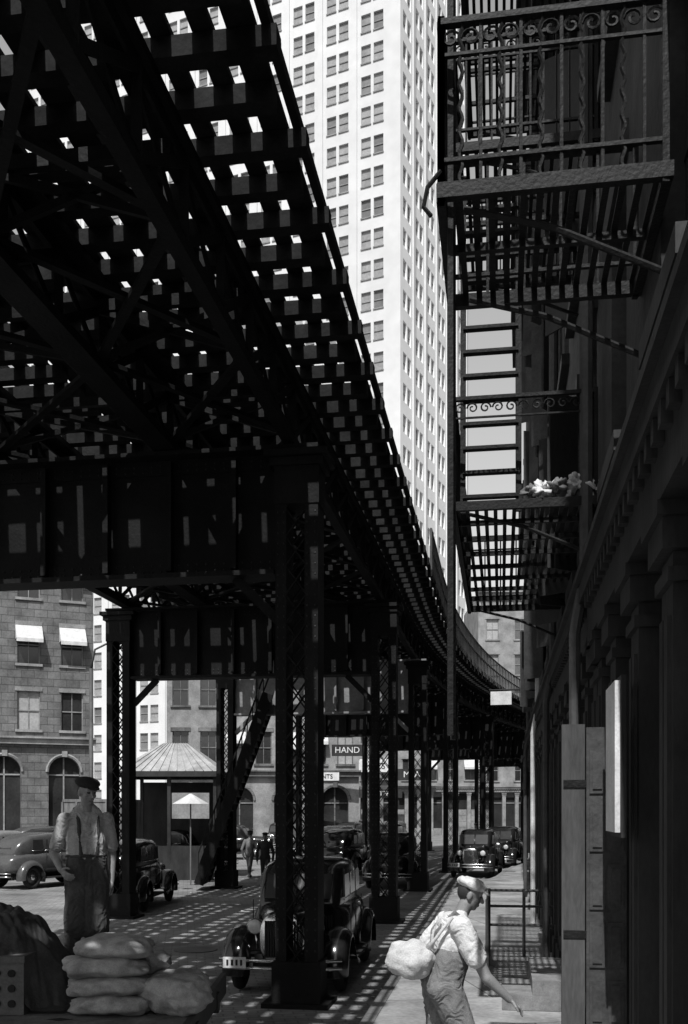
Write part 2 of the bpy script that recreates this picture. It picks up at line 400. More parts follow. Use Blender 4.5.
# tower
a=math.radians(23)
C=V((6.2,110,0));UL=V((-math.cos(a),math.sin(a),0));UR=V((math.sin(a),math.cos(a),0))
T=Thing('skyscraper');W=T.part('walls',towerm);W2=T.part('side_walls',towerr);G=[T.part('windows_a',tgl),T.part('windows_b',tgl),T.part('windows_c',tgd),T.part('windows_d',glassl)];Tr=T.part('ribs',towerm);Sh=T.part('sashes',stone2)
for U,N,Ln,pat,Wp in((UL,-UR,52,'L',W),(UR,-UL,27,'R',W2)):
    F=Fr(C,U,N)
    us=[0];u=2.0 if pat=='L' else .9
    while u<Ln-2.5:
        for k_ in range(2):
            us+=[u,u+1.15];u+=1.15+.35
        u+=1.2 if pat=='L' else 1.3
    us.append(Ln);vs=[0];z=3.
    while z<140:
        vs+=[z,z+2.0];z+=3.45
    vs.append(z+1)
    holes={(i,j) for i in range(1,len(us)-1,2) for j in range(1,len(vs)-1,2)}
    wallgrid(Wp,G,F,us,vs,holes,.22)
    for i in range(1,len(us)-1,2):
        for j in range(1,len(vs)-1,2):
            fbox(Sh,F,us[i],us[i+1],(vs[j]+vs[j+1])/2-.05,(vs[j]+vs[j+1])/2+.05,-.21,-.14)
            if pat=='L':fbox(Sh,F,us[i]-.05,us[i+1]+.05,vs[j]-.13,vs[j]-.003,-.01,.1)
    for i in range(4,len(us)-1,4):
        um=(us[i]+us[i+1])/2
        fbox(Tr,F,um-.3,um+.3,0,z+1,.003,.16)
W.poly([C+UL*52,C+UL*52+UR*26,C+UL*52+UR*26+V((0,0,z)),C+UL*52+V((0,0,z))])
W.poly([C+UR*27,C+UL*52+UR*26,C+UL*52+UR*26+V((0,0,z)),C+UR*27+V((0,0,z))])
T.done()
# background buildings
F=Fr((-46,42.5),(32,13.5),(13.5,-32));L=34.7
building('stone_office_building',F,L,21,12,stone,stone2,gh=6.1,fh=3.6,nw=15,ww=1.2,wh=2.1,ground='arch',awn=.45,aw=1.7).done()
F=Fr((-11.0,62),(1,.1),(.1,-1))
building('brick_warehouse',F,12,17,12,stone2,stone,gh=4.6,fh=3.6,nw=7,ww=1.0,wh=2.0,ground='arch',awn=.3,aw=1.7).done()
F=Fr((1.2,96),(1,.0),(.0,-1))
building('corner_shop_building',F,12,18,12,stone2,stone2,gh=4.6,fh=3.5,nw=6,ww=1.2,wh=2.0,ground='shop',awn=.5,cp=1).done()
F=Fr((13.3,99),(1,.0),(.0,-1))
building('loft_building',F,14,24,12,stone2,stone2,gh=4.6,fh=3.5,nw=5,ww=1.2,wh=2.0,ground='shop',cp=1).done()
def text_on(txt,loc,size,m_,rz=0):
    c=bpy.data.curves.new('lettering','FONT');c.body=txt;c.size=size;c.extrude=.01;c.align_x='CENTER';c.align_y='CENTER'
    o=bpy.data.objects.new('lettering',c);S.collection.objects.link(o);o.location=loc;o.rotation_euler=(math.pi/2,0,rz);c.materials.append(m_);return o
for (x,y,z,w,h,txt,bm_,tm_) in((2.9,94.8,6.6,3.0,1.1,'HATS',white,trimd),(6.8,94.8,5.8,3.6,1.1,'MEALS',trimd,white),(3.4,94.6,4.0,4.2,.8,'CAFETERIA',trimd,white),(-1.3,61.2,4.5,2.0,.5,'PAINTS',white,trimd),(.2,61.2,6.1,1.9,.7,'HAND',trimd,white)):
    T=Thing('shop_sign');T.part('board',bm_).box((x,y,z),(w,.12,h));T.extra.append(text_on(txt,(x,y-.08,z),min(h*.75,w/len(txt)*1.35),tm_));T.done()
# ------------------------------------------------------------ fire escapes
FF=Fr(EP(0,2.5),(.157,1),(-1,.157))
def uY(Y):return (Y-FF.O.y)/FF.U.y
def spiral(P,F,u,v,w,r,axis,sgn,rad=.008):
    pts=[]
    for k_ in range(15):
        a_=k_/14*2.6*math.pi;rr=r*(1-.75*k_/14)
        du=sgn*rr*math.cos(a_);dv=rr*math.sin(a_)
        pts.append(F(u,v+dv,w+du) if axis=='w' else F(u+du,v+dv,w))
    P.tube(pts,rad,4,False)
def railing(P,F,axis,fixed,a0,a1,v,h,sp=.11,twist=False,scroll=True,b=.016,bars=True):
    def Q(s_,vv):return F(fixed,vv,s_) if axis=='w' else F(s_,vv,fixed)
    for vv,t_ in((v+h,.045),(v+.12,.03),(v+h-.17,.025)) if bars else ((v+h,.045),(v+h-.17,.02)):
        P.beam(Q(a0,vv),Q(a1,vv),t_,t_*.7)
    n=int(abs(a1-a0)/sp)
    for i in range(n+1):
        s_=a0+(a1-a0)*i/n
        if bars:
            if twist and i%2==0:
                m_=int(h/.022);pts=[Q(s_+.009*math.sin(k_*1.15),v+h*k_/m_) for k_ in range(m_+1)]
                P.tube(pts,.011,5)
            else:P.beam(Q(s_,v),Q(s_,v+h),b,b)
        if scroll and i<n and (i%2==0 or not bars or twist):
            spiral(P,F,*( (fixed,v+h-.085,s_+(a1-a0)/n*.5) if axis=='w' else (s_+(a1-a0)/n*.5,v+h-.085,fixed)),.05,axis,1 if i%2 else -1)
    for s_ in(a0,a1):P.beam(Q(s_,v-.1),Q(s_,v+h+.03),.035,.035)
def platform(T,F,u0,u1,v,w1,h=.92,sp=.085,rail=True,twist=False,nearbars=True,nsp=.11):
    P=T.part('platform',fe);R=T.part('railing',fe);B=T.part('brackets',fe)
    w=.06
    while w<w1:
        P.beam(F(u0,v,w),F(u1,v,w),.036,.012);w+=sp
    for uu in np.linspace(u0,u1,max(3,int((u1-u0)/.55)+1)):
        P.beam(F(uu,v-.03,.0),F(uu,v-.03,w1),.04,.045)
    for ww_ in(.03,w1):P.beam(F(u0,v-.04,ww_),F(u1,v-.04,ww_),.05,.10)
    for uu in(u0,u1):P.beam(F(uu,v-.04,0),F(uu,v-.04,w1+.02),.05,.08)
    if rail:
        railing(R,F,'w',u0,.04,w1,v,h,twist=twist,bars=nearbars,sp=nsp);railing(R,F,'w',u1,.04,w1,v,h,scroll=False,sp=.2);railing(R,F,'u',w1,u0,u1,v,h,twist=False)
    for uu in(u0+.1,u1-.1):
        B.tube([F(uu,v-.08,w1*.9),F(uu,v-.22,w1*.5),F(uu,v-.5,0.02)],.018,6)
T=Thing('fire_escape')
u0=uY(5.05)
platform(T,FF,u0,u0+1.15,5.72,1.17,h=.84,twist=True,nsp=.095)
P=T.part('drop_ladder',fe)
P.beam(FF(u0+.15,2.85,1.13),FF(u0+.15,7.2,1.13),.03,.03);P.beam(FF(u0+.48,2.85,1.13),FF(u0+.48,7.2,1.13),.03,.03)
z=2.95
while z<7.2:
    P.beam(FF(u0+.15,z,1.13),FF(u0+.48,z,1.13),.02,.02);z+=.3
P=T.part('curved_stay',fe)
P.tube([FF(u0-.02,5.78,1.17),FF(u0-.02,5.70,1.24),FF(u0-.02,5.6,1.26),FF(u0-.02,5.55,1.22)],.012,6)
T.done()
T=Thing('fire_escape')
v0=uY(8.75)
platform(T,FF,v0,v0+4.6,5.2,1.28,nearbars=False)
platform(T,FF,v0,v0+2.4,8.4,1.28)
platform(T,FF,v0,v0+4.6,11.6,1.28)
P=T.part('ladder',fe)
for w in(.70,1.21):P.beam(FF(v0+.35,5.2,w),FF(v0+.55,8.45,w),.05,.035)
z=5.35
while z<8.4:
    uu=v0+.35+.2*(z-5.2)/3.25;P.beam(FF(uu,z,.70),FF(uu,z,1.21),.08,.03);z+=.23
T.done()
def cloth_blob(P,c,r,seed,amp=.35,nu=22,nv=12,fine=.4):
    c=V(c);rings=[]
    for i in range(nv+1):
        th=math.pi*(i+.001)/(nv+.002);ring=[]
        for j in range(nu):
            ph=2*math.pi*j/nu;d=V((math.sin(th)*math.cos(ph),math.sin(th)*math.sin(ph),math.cos(th)))
            k_=1+amp*noise.noise(d*1.6+V((seed,seed*.7,0)))+amp*fine*noise.noise(d*4.5+V((seed,0,3)))
            ring.append(c+V((d.x*r[0],d.y*r[1],d.z*r[2]))*k_)
        rings.append(ring)
    P.loft(rings)
T=Thing('pile_of_rags');P=T.part('rags',coatg,True);P2=T.part('pale_rags',white,True)
for k_ in range(8):
    p=FF(v0+.06+.1*(k_%2),5.28+.03*(k_%3),.06+.075*k_);cloth_blob(P if k_%3==1 else P2,p,(.07,.09,.06),k_*3.1,1.1,30,18)
T.done()
T=Thing('open_door')
u=uY(6.62);FD=Fr(FF(u,0,0),FF.N,-FF.U)
P=T.part('leaf',wood2);Q=T.part('panels',wood2);E=T.part('edge_board',woodd)
fbox(P,FD,.04,.30,.15,3.0,-.02,.02);fbox(E,FD,.31,.46,.15,3.02,-.03,.03)
for q in range(7):
    z=.25+q*.385
    for a,b in((.06,.16),(.18,.28)):
        fbox(Q,FD,a,b,z,z+.3,.021,.032);fbox(Q,FD,a+.02,b-.02,z+.03,z+.27,.033,.042)
for zz in(.6,1.6,2.6):fbox(T.part('hinges',fe),FD,.30,.45,zz,zz+.05,.031,.04)
T.done()
T=Thing('notice_board');P=T.part('board',white);un=uY(5.75)
fbox(P,FF,un,un+.5,2.32,3.2,.18,.21);P=T.part('frame',trimd);fbox(P,FF,un-.03,un+.53,2.29,3.23,.15,.178);T.done()
T=Thing('area_railing');P=T.part('pipes',iron2)
u=uY(15.8)
for vv in(.62,.92,1.17):P.tube([FF(u,vv,.02),FF(u,vv,1.05)],.022,8)
for vv in(.62,1.17):P.tube([FF(u,vv,1.05),FF(u-2.0,vv,1.05)],.022,8)
for uu,w in((u,1.05),(u,.5),(u-1,1.05),(u-2,1.05)):P.tube([FF(uu,.12,w),FF(uu,1.2,w)],.026,8)
T.done()
T=Thing('stoop');P=T.part('steps',kerbm)
fbox(P,FF,uY(11.5),uY(13.4),.125,.30,-.1,.85);fbox(P,FF,uY(11.52),uY(13.38),.302,.47,-.1,.5)
T.done()
T=Thing('hanging_sign');P=T.part('box',white);F,L=chordF(33,39.5);fbox(P,F,1,1.06,6.0,6.45,.7,1.4);Q=T.part('arm',fe);Q.tube([F(1.03,6.5,0),F(1.03,6.5,1.45)],.03);T.done()
# ------------------------------------------------------------ cars
def sec(x,hw,z0,z1,e=3.6,n=28):
    r_=[];zc=(z0+z1)/2;hz=(z1-z0)/2
    for k_ in range(n):
        a_=2*math.pi*k_/n;c,s_=math.cos(a_),math.sin(a_)
        r_.append(V((x,hw*math.copysign(abs(c)**(2/e),c),zc+hz*math.copysign(abs(s_)**(2/e),s_))))
    return r_
def car(X,Y,rot,pm=paint,name='parked_car',kind='sedan',plate_y=-.5):
    T=Thing(name,Matrix.Translation((X,Y,0))@Matrix.Rotation(rot,4,'Z'))
    B=T.part('body',pm,True);Gl=T.part('glass',glassd);C=T.part('chrome',chrome,True);R=T.part('tyres',rubber,True);Hb=T.part('wheels',paintg,True);Ch=T.part('chassis',rubber);Ln=T.part('headlamp_lenses',lens,True);Pt=T.part('licence_plate',white);Fd=T.part('fenders',pm,True)
    if kind=='truck':
        B.loft([sec(-.1,.72,.5,1.9,8),sec(.5,.72,.5,1.92,6),sec(.75,.66,.5,1.25,4)])
        bx=T.part('cargo_box',wood);bx.box((-1.35,0,1.85),(2.3,1.9,1.9))
        for zz in(.95,2.75):bx.box((-1.35,0,zz),(2.36,1.96,.08))
        for xx in(-2.5,-1.9,-1.35,-.8,-.2):
            for yy in(-.97,.97):bx.box((xx,yy,1.85),(.07,.04,1.72))
        for yy in(-.97,-.5,0,.5,.97):bx.box((-2.53,yy,1.85),(.05,.07,1.72))
    else:
        B.loft([sec(-2.12,.30,.55,.82),sec(-2.08,.46,.50,.95),sec(-1.9,.6,.46,1.08),sec(-1.5,.68,.44,1.14),sec(-.8,.72,.42,1.17),sec(.2,.71,.42,1.18),sec(.65,.65,.44,1.18),sec(.8,.58,.46,1.17)])
        B.loft([sec(-1.88,.30,.95,1.15,3),sec(-1.78,.46,.95,1.36,3),sec(-1.6,.55,.95,1.55,4),sec(-1.25,.60,.95,1.68,4.5),sec(-.6,.625,.95,1.74,5),sec(.1,.62,.95,1.73,5),sec(.42,.60,.95,1.66,5),sec(.52,.585,.95,1.58,5),sec(.80,.55,.95,1.16,5)])
    B.loft([sec(.78,.54,.5,1.17,3.2),sec(1.2,.45,.5,1.155,3),sec(1.65,.34,.48,1.12,3),sec(1.84,.29,.46,1.08,3)])
    C.loft([sec(1.845,.30,.44,1.10,3),sec(1.90,.30,.44,1.10,3),sec(1.93,.27,.48,1.06,3)])
    for k_ in range(13):
        y=-.21+.035*k_;Ch.box((1.94,y,.77),(.012,.024,.48))
    C.ell((1.9,0,1.13),(.05,.02,.05))
    for k_ in range(7):
        for sg in(-1,1):
            x=.95+k_*.1;hw=.54-.2*(x-.78)/.9
            Ch.box((x,sg*(hw+.003),.85),(.03,.02,.28),-sg*.2)
    zt=1.52
    if kind!='truck':
        for a,b in((-1.3,-.85),(-.75,-.2),(-.1,.4)):
            for sg in(-1,1):
                Gl.hexa([(a,sg*.60,1.2),(b,sg*.60,1.2),(b,sg*.628,1.2),(a,sg*.628,1.2),(a+.03,sg*.60,zt),(b-.02,sg*.60,zt),(b-.02,sg*.618,zt),(a+.03,sg*.618,zt)])
                C.tube([(a,sg*.632,1.185),(b,sg*.632,1.185)],.008,4)
        for a,b in((-.47,-.03),(.03,.47)):
            Gl.hexa([(.79,a,1.2),(.79,b,1.2),(.74,b,1.2),(.74,a,1.2),(.595,a,1.54),(.595,b,1.54),(.53,b,1.54),(.53,a,1.54)])
        Gl.hexa([(-1.84,-.25,1.25),(-1.84,.25,1.25),(-1.7,.25,1.25),(-1.7,-.25,1.25),(-1.69,-.22,1.45),(-1.69,.22,1.45),(-1.6,.22,1.45),(-1.6,-.22,1.45)])
        for sg in(-1,1):
            for x in(-.8,-.15,.44):Ch.box((x,sg*.716,.85),(.008,.012,.6))
            C.tube([(-.25,sg*.73,1.08),(-.25,sg*.76,1.08),(-.15,sg*.76,1.08)],.012,5)
    else:
        Gl.box((.78,0,1.55),(.03,1.15,.5))
        for sg in(-1,1):Gl.box((.2,sg*.725,1.5),(.45,.02,.45))
    def fender(path,y0,y1,dome=.07):
        for sg in(-1,1):
            rows=[]
            for (x,z,nx,nz) in path:
                row=[]
                for k_ in range(8):
                    f=k_/7;y=y0+(y1-y0)*f;d=dome*math.sin(math.pi*f)**.7 if f<.999 else -.03
                    if k_==7:y=y1+.005
                    row.append((x+nx*d,sg*y,z+nz*d))
                row.append((x-nx*.07,sg*(y1+.01),z-nz*.07));rows.append(row)
            Fd.grid(rows)
    fp=[]
    for k_ in range(15):
        a_=math.radians(-12+k_*11.5);fp.append((1.32+.45*math.cos(a_),.36+.45*math.sin(a_),math.cos(a_),math.sin(a_)))
    fp+=[(.72,.40,-.6,.8),(.55,.345,-.3,.95),(.42,.335,0,1)]
    fender(fp,.46,.84)
    fp=[]
    for k_ in range(17):
        a_=math.radians(-18+k_*13);fp.append((-1.4+.45*math.cos(a_),.36+.45*math.sin(a_),math.cos(a_),math.sin(a_)))
    fender(fp,.5,.84,.09)
    Ch.box((-.28,0,.33),(1.45,1.62,.04));Ch.box((-.1,0,.46),(3.7,.8,.16))
    for x in(1.32,-1.4):
        for sg in(-1,1):
            y=sg*.69;n=28
            ring=[[ (x+(.29+.075*math.cos(b_))*math.cos(2*math.pi*i/n),y+.075*math.sin(b_),.365+(.29+.075*math.cos(b_))*math.sin(2*math.pi*i/n)) for b_ in[2*math.pi*q/8 for q in range(8)]] for i in range(n+1)]
            R.loft(ring,False)
            Hb.tube([(x,y-.05,.365),(x,y+sg*.05,.365)],.13,16);Hb.tube([(x,y-.02*sg,.365),(x,y+.02*sg,.365)],.235,20);C.ell((x,y+sg*.06,.365),(.09,.03,.09))
    for sg in(-1,1):
        c=V((1.62,sg*.41,.90))
        B.tube([c+V((-.2,0,0)),c+V((-.15,0,0)),c+V((-.08,0,0)),c+V((.04,0,0))],[.02,.06,.09,.105],16);C.tube([c+V((.035,0,0)),c+V((.065,0,0))],.112,18)
        Ln.ell(c+V((.06,0,0)),(.03,.098,.098));C.tube([c+V((-.03,0,-.1)),V((1.6,sg*.4,.6))],.02,6)
    C.tube([(1.6,-.42,.84),(1.6,.42,.84)],.016,6)
    for zz in(.42,.52):
        C.tube([(2.02,-.8,zz),(2.12,-.6,zz),(2.17,-.2,zz),(2.17,.2,zz),(2.12,.6,zz),(2.02,.8,zz)],.022,6)
        C.tube([(-2.3,-.75,zz),(-2.38,-.5,zz),(-2.4,0,zz),(-2.38,.5,zz),(-2.3,.75,zz)],.022,6)
    for y in(-.35,.35):Ch.box((2.0,y,.47),(.36,.05,.05));Ch.box((-2.2,y,.47),(.4,.05,.05))
    Pt.box((2.21,plate_y,.50),(.012,.30,.14));Pt.box((-2.43,.3,.52),(.012,.30,.14))
    for k_ in range(4):
        Ch.box((2.218,plate_y-.09+.06*k_,.50),(.004,.028,.075))
    T.done()
h90=math.pi/2
car(-.55,14.9,-h90-.155+.02,plate_y=-.56)
car(-5.45,25.5,h90-.05)
car(-7.0,30.5,h90+.25,paint)
car(-6.2,38.5,-.5,paint)
car(-9.6,32.5,h90-.5,paintg)
car(-12.0,35.5,h90-.5,paintl)
car(-13.6,31.5,h90-.5,paint)
car(-15.5,38.0,h90-.6,paintg)
car(-11.5,41,h90-.7,paint);car(-9.0,44,h90-.9,paint);car(-13.2,45,h90-.9,paintg)
car(-2.2,52,-h90-.2,paintg);car(.3,60,-h90-.3,paint);car(-5.5,50,-.2,paint);car(-.2,46,h90-.3,paintg);car(3.2,66,-h90-.3,paintg);car(-3.6,58,-h90-.3,paint);car(1.2,74,-h90-.3,paint)
car(2.4,54,-h90-.3,paint);car(.1,38.5,h90-.25,paint)
car(5.0,37.5,-h90-.26,paint);car(6.9,43.5,-h90-.32,paint)
car(1.7,32.5,h90-.17,paint)
car(-7.9,34.8,h90-.1,paint,'delivery_truck','truck')
# ------------------------------------------------------------ kiosk, stairway, lamp
T=Thing('newsstand_kiosk');X=-6.1;Y=36.5
P=T.part('roof',roofm)
e=1.85;zt=4.85;ze=3.8
cs=[(X-e,Y-e,ze),(X+e,Y-e,ze),(X+e,Y+e,ze),(X-e,Y+e,ze)];tp=[(X-.45,Y-.45,zt),(X+.45,Y-.45,zt),(X+.45,Y+.45,zt),(X-.45,Y+.45,zt)]
for i in range(4):
    j=(i+1)%4;P.poly([cs[i],cs[j],tp[j],tp[i]])
P.poly(tp);P.poly([(c[0],c[1],c[2]-.002) for c in cs])
for i in range(1,12):
    f=i/12
    P.beam((X-e+2*e*f,Y-e-.01,ze+.02),(X-.45+.9*f,Y-.46,zt+.01),.02,.02)
Q=T.part('frame',trimd)
for i in range(4):
    j=(i+1)%4;Q.beam(V(cs[i])-V((0,0,.1)),V(cs[j])-V((0,0,.1)),.1,.18)
for a,b in((-1,-1),(1,-1),(1,1),(-1,1),(0,-1)):Q.box((X+a*1.6,Y+b*1.6,1.85),(.12,.12,3.5))
Q.box((X,Y-1.6,.6),(3.1,.1,1.2));Q.box((X,Y+1.6,1.8),(3.1,.06,3.4));T.part('panels',stone2).box((X+.75,Y-1.62,2.6),(1.3,.04,.9))
T.done()
T=Thing('station_stairway');P=T.part('steps',iron2);Q=T.part('stringers',iron)
p0=V((-4.4,31.0,.2));p1=V((-2.3,31.3,6.0));n=26
for i in range(n):
    p=p0.lerp(p1,i/n);P.box((p.x,p.y,p.z),(.28,1.4,.04));P.box((p.x+.1,p.y,p.z+.1),(.02,1.4,.16))
for dy in(-.75,.75):
    d=V((0,dy,0));Q.beam(p0+d,p1+d,.06,.3)
    for hh in(.5,.95):Q.beam(p0+d+V((0,0,hh)),p1+d+V((0,0,hh)),.05,.05)
    for i in range(0,n,2):
        p=p0.lerp(p1,i/n)+d;Q.beam(p,p+V((0,0,.95)),.03,.03)
T.done()
T=Thing('street_lamp');P=T.part('post',iron2,True);x,y=-6.7,26.5
P.tube([(x,y,0),(x,y,.5),(x,y,.55),(x,y,6.2)],[.14,.12,.07,.05],10);P.tube([(x,y,6.2),(x+.1,y,6.7),(x+.5,y,6.9),(x+.9,y,6.7)],.03,8);T.part('globe',lens,True).ell((x+.9,y,6.5),(.16,.16,.2));T.done()
T=Thing('market_umbrella');P=T.part('canopy',canvas);x,y=-5.0,32.6;n=8
for i in range(n):
    a0,a1=2*math.pi*i/n,2*math.pi*(i+1)/n
    P.poly([(x,y,3.0),(x+.6*math.cos(a0),y+.6*math.sin(a0),2.65),(x+.6*math.cos(a1),y+.6*math.sin(a1),2.65)])
T.part('pole',wood).tube([(x,y,0),(x,y,3.0)],.025);T.done()
# ------------------------------------------------------------ flatbed truck with load
T=Thing('flatbed_truck');P=T.part('bed',wood);Q=T.part('frame',trimd);R=T.part('tyres',rubber,True);cb=T.part('cab',paint,True)
for i in range(11):P.box((-3.25,7.35+i*.24,.80),(4.1,.225,.05))
Q.box((-3.3,7.9,.68),(4.3,.12,.18));Q.box((-3.3,9.2,.68),(4.3,.12,.18));Q.box((-1.19,8.55,.74),(.05,2.7,.2))
for xx in(-5.2,-4.2):Q.box((xx,9.86,1.3),(.08,.06,1.1))
for zz in(1.15,1.5,1.8):P.box((-4.7,9.9,zz),(1.2,.03,.16))
for xx in(-2.2,-6.6):
    for yy in(7.75,9.4):
        ring=[[(xx+(.32+.1*math.cos(b_))*math.cos(2*math.pi*i/24),yy+.11*math.sin(b_),.42+(.32+.1*math.cos(b_))*math.sin(2*math.pi*i/24)) for b_ in[2*math.pi*q/8 for q in range(8)]] for i in range(25)]
        R.loft(ring,False);Q.tube([(xx,yy-.05,.42),(xx,yy+.05,.42)],.22,14)
cb.X=Matrix.Translation((-5.95,8.55,0))@Matrix.Rotation(math.pi,4,'Z')
cb.loft([sec(-.5,.85,.6,2.1,7),sec(.5,.85,.6,2.1,7),sec(.65,.8,.6,1.4,5)]);cb.loft([sec(.6,.5,.6,1.35,4),sec(1.5,.4,.6,1.25,3)])
T.done()
def sack(c,r,rz,seed,sag=.0,name='grain_sack'):
    P=M(name,burlap,True);c=V(c);rings=[];nu,nv=40,34;co,si=math.cos(rz),math.sin(rz)
    for i in range(nv+1):
        f=-1+2*i/nv;x=r[0]*f;pr=(1-abs(f)**3.6)**.5 if abs(f)<1 else 0
        pr=max(pr,.05);ring=[]
        for j in range(nu):
            a_=2*math.pi*j/nu;cc,ss=math.cos(a_),math.sin(a_)
            y=r[1]*pr*math.copysign(abs(cc)**.8,cc);z=r[2]*pr*math.copysign(abs(ss)**.85,ss)
            q=V((x,y,z));k_=1+.18*noise.noise(q*6+V((seed,0,seed)))+.12*noise.noise(V((q.x*10,q.y*24,q.z*24))+V((seed,5,0)))
            q=q*k_;q.z-=sag*f*f
            ring.append(c+V((q.x*co-q.y*si,q.x*si+q.y*co,q.z)))
        rings.append(ring)
    P.loft(rings);P.obj(name)
z=.91
for k_ in range(4):
    sack((-1.86+random.uniform(-.05,.05),8.0+random.uniform(-.04,.04),z),(.33+random.uniform(-.02,.02),.25,.092),random.uniform(-.12,.12),k_*5+1,.02);z+=.15
sack((-1.34,8.0,.98),(.2,.3,.15),1.2,33)
sack((-1.5,8.55,.95),(.36,.26,.13),.3,37)
sack((-2.4,9.0,.93),(.42,.3,.11),.1,41)
sack((-1.9,8.6,.95),(.36,.28,.13),.1,47);sack((-1.85,8.6,1.15),(.34,.26,.10),-.2,51)
T=Thing('perforated_crate');P=T.part('panel',panelm)
P.box(((-2.78),8.15,1.06),(.5,.5,.46));P.box(((-2.78),7.895,1.27),(.52,.02,.05));H_=T.part('holes',rubber)
for i in range(4):
    for j in range(3):
        H_.tube([(-2.97+.115*i,7.885,.92+.12*j),(-2.97+.115*i,7.899,.92+.12*j)],.03,12)
T.done()
T=Thing('tarpaulin');P=T.part('cloth',tarp,True);rows=[];nI,nJ=90,80
for i in range(nI):
    row=[]
    for j in range(nJ):
        u=i/(nI-1);v=j/(nJ-1)
        x=-3.2+.98*u;y=8.75-.85*v
        h=1.60-.28*u*u-max(0,u-.55)**1.1*1.0-.55*max(0,v-.55)*1.6*(.35+u)
        h+=.09*noise.noise(V((x*3,y*3,1)))+.06*abs(noise.noise(V((x*9+y*3,y*5,2))))+.03*noise.noise(V((x*16+y*12,y*9,4)))
        row.append((x+.03*noise.noise(V((x*6,y*6,5))),y,max(h,.86)))
    rows.append(row)
P.grid(rows);T.done()
